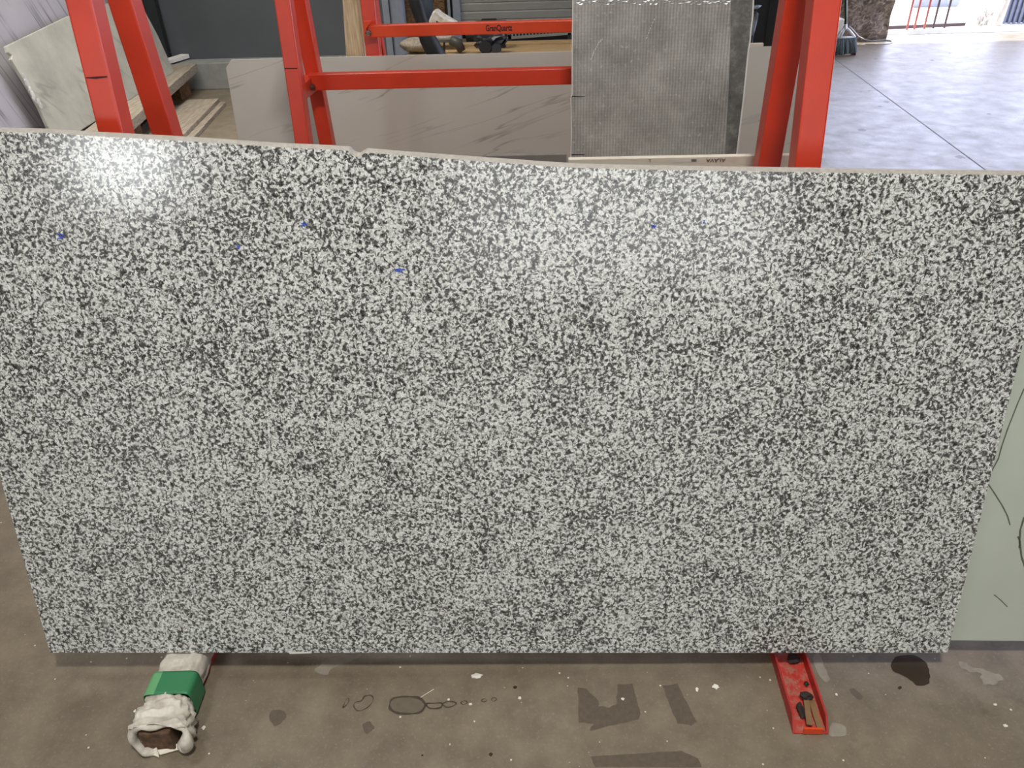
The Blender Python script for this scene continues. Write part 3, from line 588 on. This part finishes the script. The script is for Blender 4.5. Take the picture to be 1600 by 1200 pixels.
# things lying in the right foot channel
def chunk(name,px,py,z,s,mat,label,cat,seed,sc=(1,1,.6),group=None):
    c_=onz(px,py,z); mb=MB().blob(c_,s,sc,seed,.6,0,2,1.9); o_=mb.build(name,mat); tag(o_,label,cat,group); return o_
def stick(name,p0,p1,w_,t_,z,mat,label,cat):
    a_,b_=onz(*p0,z),onz(*p1,z); d=(b_-a_).normalized(); s_=Vector((-d.y,d.x,0))*w_/2
    o_=MB().prism([a_-s_,a_+s_*.7,b_+s_,b_-s_*.8],(0,0,t_)).build(name,mat,bevel=.001); tag(o_,label,cat); return o_
stick('wood_shim',(1268,1095),(1282,1143),.022,.006,.008,'shimtan','longer tan wood shim lying along the right channel flange','wood scrap')
stick('wood_shim',(1260,1092),(1264,1134),.020,.006,.017,'shimtan','short tan wood shim with dark marks in the right red channel','wood scrap')
chunk('rubble_piece',1259,1087,.026,.017,'rubble','dark lump of rubble at the upper end of the wood shims in the channel','debris',1,(1.2,.8,.7))
chunk('rubble_piece',1251,1108,.016,.013,'rubble','dark glossy lump left of the short wood shim in the channel','debris',2,(.8,1.5,.7))
chunk('rubble_piece',1254,1118,.014,.009,'rubble','small dark piece next to the orange end tab of the channel','debris',3,(.8,1.3,.6))
chunk('rubble_piece',1260,1068,.012,.008,'rubble','small black piece alone high up in the right red channel','debris',4)
chunk('rubble_piece',1241,1029,.02,.018,'rubble','black lump in the channel shadow directly under the granite edge','debris',5,(1.3,1,.7))
# stone chips on the floor
for i,(px,py,s_,sx,lb) in enumerate([(745,1056,.010,1.7,'largest white chip, crumpled looking, on the floor left of the frame centre'),(1118,1073,.009,1.1,'bright angular white chip on the floor left of the red channel'),
    (1089,1077,.007,.7,'thin slanted white sliver beside the angular chip left of the red channel'),(812,1090.5,.005,1,'round white chip on the floor just below the granite middle'),
    (701,1093,.004,1,'white chip touching the chain of small tide rings'),(973,1092,.005,1.2,'white chip lying on the damp shoe mark'),(318,1137,.007,.8,'white chip on the floor beside the bag mouth'),
    (1307,1085,.004,1,'small white chip right of the red channel flange'),(1571,1134,.005,1.4,'pale chip near the right edge of the floor'),(735,1100,.004,1.4,'flat white chip at the right end of the tide rings'),
    (703,1163,.003,.6,'tiny upright white sliver below the tide rings'),(211,1111,.005,.9,'pale chip on the floor left of the bag wrapped timber'),(1555,1101,.004,1.5,'white chip under the pale dust marks at right')]):
    o_=chunk('stone_chip',px,py,s_*.3,s_,'chip',lb,'stone chip',30+i,(sx,1,.4)); o_['group']='white stone chips on the floor'
stick('splinter',(657,1090),(678,1077),.0022,.002,.001,'chip','thin pale splinter pointing away from the large tide ring','splinter')
# ================================================================== left group: marble remnant on bearers, lilac slab, planks
Zb=.35; Bp=onz(272,112,Zb); an=R(5); dd=Vector((-math.sin(an),math.cos(an),0)); hx=Vector((dd.y,-dd.x,0)); lm_=R(12)
vm_=Vector((0,0,1))*math.cos(lm_)-hx*math.sin(lm_); nm=dd.cross(vm_); 
if nm.x<0: nm=-nm
frm=Matrix(((nm.x,dd.x,vm_.x,Bp.x),(nm.y,dd.y,vm_.y,Bp.y),(nm.z,dd.z,vm_.z,Bp.z),(0,0,0,1)))
mp=lambda px,py: onp(px,py,Bp,nm)
P_=[mp(10,72),mp(13,82),mp(19,86),mp(18,93),mp(40,129),mp(50,146),mp(62,168),mp(75,197)]
e=(P_[-1]-Bp); bb=Bp+dd*e.dot(dd)
P_=P_+[bb,Bp+dd*-.05,Bp,mp(247,56),mp(222,9),Bp+dd*(mp(222,9)-Bp).dot(dd)+vm_*((mp(107,25)-Bp).dot(vm_)),mp(107,25)]
P_=[Bp+dd*(p_-Bp).dot(dd)+vm_*max(0,(p_-Bp).dot(vm_)) for p_ in P_]
mo=MB().prism(P_,nm*-.03).build('marble_slab','marble',frame=frm,bevel=.004); tag(mo,'cream marble remnant with notched corner leaning against the lilac slab, top left','stone slab')
ch=MB(); rr=random.Random(3)
for (px,py) in ((38,121),(41,129),(44,134),(47,141),(51,148),(53,152),(60,160),(63,166)): ch.blob(mp(px,py)+nm*.002,.035,(.2,.7,1),px,.6,0,2)
ch.build('chipped_edge','edge_pale',mo)
off=-.16; Q0=Bp+nm*off
frl=frm.copy(); frl.translation=Q0
P_=[Q0+dd*a_+vm_*b_ for a_,b_ in ((-7.5,-.32),(-.25,-.32),(-.25,1.35),(-7.5,1.35))]
lo=MB().prism(P_,nm*-.03).build('striped_slab','purple',frame=frl,bevel=.003); tag(lo,'large lilac grey slab with dark parallel stripes at the far left','stone slab')
P_=[Q0-nm*.06+dd*a_+vm_*b_ for a_,b_ in ((-7.3,-.32),(-.6,-.32),(-.6,1.2),(-7.3,1.2))]
# bearers: long board, blocks
be=thing('slab_stand',(Bp.x,Bp.y-1.5,0),'low wooden stand of grey boards and brown blocks carrying the marble remnant','stand')
def rb(c0,c1,w_,z0,z1,mat,name,par,bev=.004):       # board from c0 to c1 (xy), width w_, z range
    d=(Vector(c1)-Vector(c0)); d.z=0; d.normalize(); s_=Vector((-d.y,d.x,0))*w_/2; c0=Vector((c0[0],c0[1],z0)); c1=Vector((c1[0],c1[1],z0))
    return MB().prism([c0-s_,c0+s_,c1+s_,c1-s_],(0,0,z1-z0)).build(name,mat,par,bevel=bev)
e0=onz(205,188,Zb); e1=onz(306,99,Zb)
b_off=Vector((-.17,0,0))
rb(e0+b_off*1.1-(e1-e0)*.5,e1+b_off,.34,Zb-.10,Zb-.002,'woodgrey','board',be)
rb(e1+Vector((-.42,-.05,0)),e1+Vector((-.30,.42,0)),.12,Zb,Zb+.05,'paper','pale_offcut',be)
for t in (-.35,.12,.5,.88):
    c_=e0.lerp(e1,t)+Vector((-.24,0,0)); rb(c_+Vector((0,-.16,0)),c_+Vector((0,.16,0)),.22,.0,Zb-.10,'wooddark','block',be)
# planks on the floor
def plank(pa,pb,w_,z0,z1,label):
    o_=rb(pa,pb,w_,z0,z1,'woodgrey','plank',None); tag(o_,label,'plank','loose planks on the floor left'); return o_
pA=onz(311,215,.0); pB=onz(355,165,.0); d_=(pB-pA).normalized(); s_=Vector((-d_.y,d_.x,0))
if s_.x>0: s_=-s_
plank(pA-d_*1.3+s_*.11,pB+s_*.11,.2,.0,.045,'bottom plank nearest the white slab, on the floor at left')
plank(pA-d_*1.3+s_*.20,pB+s_*.18,.2,.046,.09,'pale edged plank lying on the bottom plank at left')
plank(pA-d_*1.3+s_*.42,pB+s_*.40+d_*.12,.2,.0,.07,'middle grey plank on the floor beside the wooden stand')
plank(pA-d_*1.3+s_*.64,pB+s_*.60-d_*.1,.19,.0,.06,'innermost plank half under the wooden stand')
# ================================================================== behind the racks
wp_=MB(); x0=ony(536,0,5.5).x; x1=ony(561,0,5.5).x
q0,q1=ony(548,0,5.45),ony(553,86,5.45); dq=(q1-q0)/(q1.z-q0.z)
a_=q0+dq*(.02-q0.z); b_=q0+dq*(1.9-q0.z); a_.y=b_.y=5.5
po=MB().bar(a_,b_,X,.13,.045).build('upright_plank','woodz',bevel=.003); tag(po,'upright pale pine plank standing left of the lettered red rack leg','plank')
# work bench hidden behind the white slab carries the clutter
Yb=9.4; zb=ony(700,84,Yb).z
bn=thing('workbench',(-.9,Yb,0),'low pine workbench carrying the black tools below the roller door','bench')
tx0,tx1=ony(636,84,Yb).x,ony(1000,70,Yb).x
MB().box((tx0,Yb-.25,zb-.05),(tx1,Yb+.75,zb)).build('bench_top','woodx',bn)
for xx in (tx0+.05,tx1-.15):
    for yy in (Yb-.2,Yb+.6): MB().box((xx,yy,0),(xx+.1,yy+.1,zb-.05)).build('leg','woodx',bn)
f0=ony(784,68,Yb+.5); f1=ony(900,66,Yb+.5)
o_=MB().box((ony(690,76,Yb+.5).x,Yb+.45,zb),(tx1,Yb+.5,f0.z)).build('pine_board','woodx',bevel=.003); tag(o_,'pale pine board on edge below the roller door, behind the black tools','board')
f0=ony(790,57,10.3); f1=ony(896,49,10.3)
pb_=thing('perforated_bar',f0,'light metal bar with a row of holes slanting below the roller door','metal bar')
MB().bar(f0,f1,(0,0,1),.07,.01).build('bar','roller',pb_)
hm=MB()
for i in range(20):
    c_=f0.lerp(f1,(i+.5)/20)+Vector((0,-.002,.01)); hm.box((c_.x-.012,c_.y-.001,c_.z-.012),(c_.x+.012,c_.y,c_.z+.012))
hm.build('holes','seam',pb_)
for xx in (f0.x+.05,f1.x-.05): MB().box((xx-.02,10.3,0),(xx+.02,10.33,f0.z+.02)).build('post','darkframe',pb_)
# black leaning posts and cloth
P=lambda px,py,Y=9.6: ony(px,py,Y)
lp=MB().tube([P(645,-25,8.7),P(650,5,8.7),P(658,30,8.7),P(668,60,8.7),P(682,86,8.72),P(690,150,8.75)],[.065,.075,.065,.09,.10,.10],10).build('black_duct','black',smooth=True); tag(lp,'thick black flexible duct leaning left of the white bag','duct')
lc=MB().tube([P(664,-25,10.3),P(666,10,10.3),P(668,44,10.3)],[.08,.085,.06],10).build('rolled_cloth','slate',smooth=True); tag(lc,'slate blue rolled cloth beside the black duct','cloth')
bgm=MB(); ol=[(668,60),(667,42),(671,30),(676,18),(681,16.5),(690,24),(702,31),(712,37),(716,44),(708,58),(700,63),(680,62)]
bgm.prism([P(*p) for p in ol],(0,.22,0)); bo=bgm.build('white_bag','bag',bevel=.03); tag(bo,'white plastic bag with black lines standing behind the lettered rail','bag')
MB().add([P(682,32,9.598),P(690,38,9.598),P(681,36,9.598)],[(0,1,2)]).build('printed_line','ink',bo,fix=False)
mo_=MB().blob(Vector((P(655,83,9.5).x,9.5,zb+.085)),.17,(1.3,.8,.45),3,.3,0,3).build('sandbag','woodgrey',smooth=True); tag(mo_,'low grey brown sandbag at the foot of the column','sandbag')
ta=thing('clamp_tool',P(715,82,9.4),'black clamp tool with grey bar between the white bag and the black machine','tool')
MB().bar(P(680,65,9.4),P(728,63,9.4),(0,0,1),.03,.03).build('bar','steel',ta); MB().tube([P(704,62,9.4),P(716,68,9.4),P(722,80,9.4)],[.05,.06,.045],10).build('handle','glove',ta,smooth=True); MB().bar(P(694,66,9.4),P(694,84,9.4),X,.02,.02).build('stem','black',ta)
tm_=thing('black_machine',P(767,82,9.3),'black cast machine with pulleys right of the clamp tool, under the rail lettering','machine')
MB().blob(P(768,65,9.35),.14,(1.25,.8,.72),11,.7,0,3,2.3).build('body','blackm',tm_)
MB().tube([P(758,74,9.2),P(758,74,9.3)],.07,18).build('pulley','black',tm_); MB().tube([P(776,76,9.2),P(776,76,9.3)],.055,18).build('pulley','blackm',tm_)
MB().bar(P(740,60,9.3),P(790,66,9.3),(0,0,1),.05,.05).build('arm','blackm',tm_); MB().bar(P(780,58,9.3),P(788,66,9.3),(0,0,1),.06,.03).build('lever','black',tm_)
MB().box((P(744,60).x,9.6,P(744,62).z),(P(792,60).x,9.7,P(750,34).z)).build('housing','blackm',tm_)
MB().tube([P(728,58,9.35),P(745,55,9.35),P(756,60,9.35)],.035,8).build('hose','black',tm_,smooth=True)
bx=MB().box((P(751,34,10.2).x,10.2,.0),(P(775,34,10.2).x,10.35,P(760,31.5,10.2).z)).build('black_case','black',bevel=.01); tag(bx,'black case top peeping over the lettered rail','case')
# added black box for the dark area right of the mesh backed slab, and post
k0=ony(1176,69,7.6); k1=ony(1232,69,7.6)
dark_standin=thing('black_standin',(k0.x+.2,7.8,0),'tall black stand-in for an unidentified dark area between the mesh-backed slab and the right red legs','stand-in')
MB().box((k0.x-.28,7.6,0),(k1.x+.05,8.2,2.1)).build('body','black',dark_standin,bevel=.01)
for i in range(2): MB().box((k0.x-.24+i*.34,7.585,.1),(k0.x+.08+i*.34,7.6,2.05)).build('door','black',dark_standin,bevel=.004)  # front panels of the added black box
hp=MB(); q=[ony(1174,55,7.2),ony(1177,40,7.2),ony(1180,22,7.2),ony(1181,9,7.2)]; hp.tube(q,[.02,.025,.03,.05],10); ho=hp.build('grey_pipe','greyblue',smooth=True)
hq=ony(1174,55,7.2); MB().tube([hq,Vector((hq.x,hq.y,.0))],.02,10).build('lower_pipe','blackm',ho,smooth=True)
tag(ho,'grey capped pipe standing at the right edge of the mesh-backed slab','pipe')
sq=ony(1174,69.5,5.6); so=MB().box((sq.x-.25,5.75,.0),(sq.x+.12,5.78,ony(1180,68,5.75).z)).build('beige_offcut','strip',bevel=.004); tag(so,'small beige stone offcut peeping above the white veined slab, below the black stand-in','stone slab')
# ================================================================== far right: broom, stone, cable, outdoors
Yb_=11.85; G=lambda px,py,Y=Yb_: ony(px,py,Y)
br=thing('push_broom',onz(1322,86),'upright broom with white head, grey bristles and dark green handle, by the open door','broom')
MB().tube([G(1321.5,42),G(1321.5,-30,12.1)],.016,10).build('handle','greenh',br,smooth=True)
MB().tube([G(1323.2,41,11.84),G(1323.4,-30,12.08)],.006,8).build('handle_stripe','whitepl',br,smooth=True)
def holed(outer,holes,y,th): pass
hd=MB()
for a_,b_ in (((1320.5,42),(1306.5,60)),((1320.5,42),(1336,58)),((1306.5,60),(1336,57.5)),((1319,44),(1313,58)),((1313,59),(1320,44))):
    hd.tube([G(*a_),G((a_[0]+b_[0])/2,(a_[1]+b_[1])/2-1.5*(a_[1]!=b_[1] and a_[0]==1320.5)),G(*b_)],.016,8)
hd.tube([G(1321,38),G(1321,46)],.025,10); hd.build('head','whitepl',br,smooth=True)
bm_=MB(); bt=[(1306.5,61),(1336,59)]; bb_=[(1303.5,86.5),(1338.5,81)]
nB=26
for i in range(nB):
    t=i/(nB-1); p0_=G(1307+28.5*t,60.5-1.5*t); p1_=G(1304+34.5*t,86.5-5*t+random.uniform(-.6,.6)); p1_.y-=random.uniform(-.03,.03); p1_.z=max(p1_.z,.004)
    bm_.tube([p0_,p0_.lerp(p1_,.5)+Vector((0,-.01,0)),p1_],[.02,.022,.02],6)
o_=bm_.build('bristles','bristle',br); o_['kind']='stuff'
o_=MB().prism([onz(1329,84,.012),onz(1339,80,.012),onz(1340,76,.012),onz(1337,86,.004)],(0,0,.03)).build('dust_scraper','magenta',br)
# rough brown stone block standing at the door
sb=MB(); x0,x1=4.32,5.20; nx,nz=26,34; y0=12.98
def bp_(x_,z_,y_): return Vector((x_+.02*noise.noise(Vector((x_*3,z_*3,1))), y_+.05*noise.noise(Vector((x_*4,z_*4,2))), z_))
vs=[bp_(x0+(x1-x0)*i/nx, 1.0*j/nz, y0) for j in range(nz+1) for i in range(nx+1)]+[bp_(x0+(x1-x0)*i/nx, 1.0*j/nz, y0+.30) for j in range(nz+1) for i in range(nx+1)]
K=(nx+1)*(nz+1); fs=[]
for j in range(nz):
    for i in range(nx):
        a_=j*(nx+1)+i; fs+= [(a_,a_+1,a_+nx+2,a_+nx+1),(K+a_+nx+1,K+a_+nx+2,K+a_+1,K+a_)]
    a_=j*(nx+1); fs.append((a_,a_+nx+1,K+a_+nx+1,K+a_)); a_+=nx; fs.append((a_+nx+1,a_,K+a_,K+a_+nx+1))
a_=nz*(nx+1); fs+=[(a_+i,a_+i+1,K+a_+i+1,K+a_+i) for i in range(nx)]
sb.add(vs,fs); o_=sb.build('rough_stone_block','brownstone',smooth=True); tag(o_,'rough brown streaked stone block standing behind the broom at the door','stone block')
cb=MB().tube([G(1327,41,12.0),G(1333,47,12.1),onz(1342,57,.12),onz(1352,62,.02),onz(1362,64,.008),onz(1380,62.5,.008),onz(1392,63.5,.008),onz(1395,66,.008),onz(1388,68,.008),onz(1372,69,.008),onz(1352,69,.008)],.008,8).build('cable','cable',smooth=True); tag(cb,'pale cable looping from the broom across the floor','cable')
o_=MB().box((G(1303,38,12.4).x,12.4,.0),(G(1318.5,38,12.4).x,12.8,G(1310,30,12.4).z)).build('cardboard_box','strip',bevel=.01); tag(o_,'pinkish beige box behind the broom handle beside the red leg','box')
# outdoors
gd=MB(); gd.add([(-20,13.35,-.01),(60,13.35,-.01),(60,80,-.01),(-20,80,-.01)],[(0,1,2,3)]); gd.add([(10.9,-9,-.012),(60,-9,-.012),(60,13.35,-.012),(10.9,13.35,-.012)],[(0,1,2,3)])
struct('ground', gd, 'pave', fix=False)
rl=thing('metal_railing',onz(1445,45),'row of rusty red upright rails just outside the open door','railing')
for i,(px,py) in enumerate([(1385,48),(1401,47),(1416.9,45.5),(1428.5,44.8),(1444,44),(1458,43.3),(1475.6,42.3)][2:]):
    q=onz(px,py,.06); MB().tube([(q.x,q.y,.02),(q.x,q.y,1.9)],.017,8).build('rail_post','railbrown_shadow' if i in (3,4) else 'rust',rl,smooth=True)
qa,qb=onz(1400,46.5,.0),onz(1500,41.5,.0)
MB().bar(Vector((qa.x-.2,qa.y,.03)),Vector((qb.x+.08,qb.y,.03)),(0,0,1),.05,.05).build('base_shadow_strip','railbrown_shadow',rl)  # dark bar standing in for the shadow along the foot of the rails
MB().bar(Vector((qa.x-.2,qa.y,1.9)),Vector((qb.x+.08,qb.y,1.9)),(0,0,1),.05,.05).build('top_rail','rust',rl)
struct('trim_6', MB().box((5.3,13.45,-.01),(11,13.6,.05)), 'pave', bevel=.01)
# pale heap of branches
hb=MB(); rr=random.Random(9)
for i in range(46):
    c_=ony(rr.uniform(1520,1552),rr.uniform(28,41),14.3); c_=onz(rr.uniform(1526,1543),rr.uniform(32,41),.03); d=Vector((rr.uniform(-.14,.14),rr.uniform(-.2,.2),rr.uniform(.02,.4)))
    hb.tube([c_,c_+d*.5+Vector((rr.uniform(-.05,.05),0,.03)),c_+d],[.016,.012,.005],6)
o_=hb.build('branch_heap','branch',smooth=True); tag(o_,'tangled heap of pale dry branches outside, right of the red rails','branches',None,'stuff')
q=onz(1559,41); o_=MB().tube([(q.x,q.y,0),(q.x+.02,q.y-.03,.5),(q.x+.06,q.y-.05,2.2)],[.05,.045,.04],10).build('pale_post','branch',smooth=True); tag(o_,'pale leaning post between the branches and the blue panel outside','post')
q0,q1=onz(1571,38),onz(1640,40); bpn=MB(); yy=q0.y+.1
for i in range(14):
    t=i/14; xx=q0.x+(q1.x-q0.x)*t; bpn.box((xx,yy+(.03 if i%2 else 0),0),(xx+(q1.x-q0.x)/14,yy+.08,1.3))
o_=bpn.build('corrugated_panel','bluepanel'); tag(o_,'blue grey corrugated panel outside at the top right corner','panel')
q0,q1=onz(1427,11),onz(1502,10); o_=MB().box((q0.x,q0.y,0),(q1.x,q0.y+.08,.7)).build('pale_board','paleblue'); tag(o_,'pale blue board standing far outside behind the rusty rails','board')
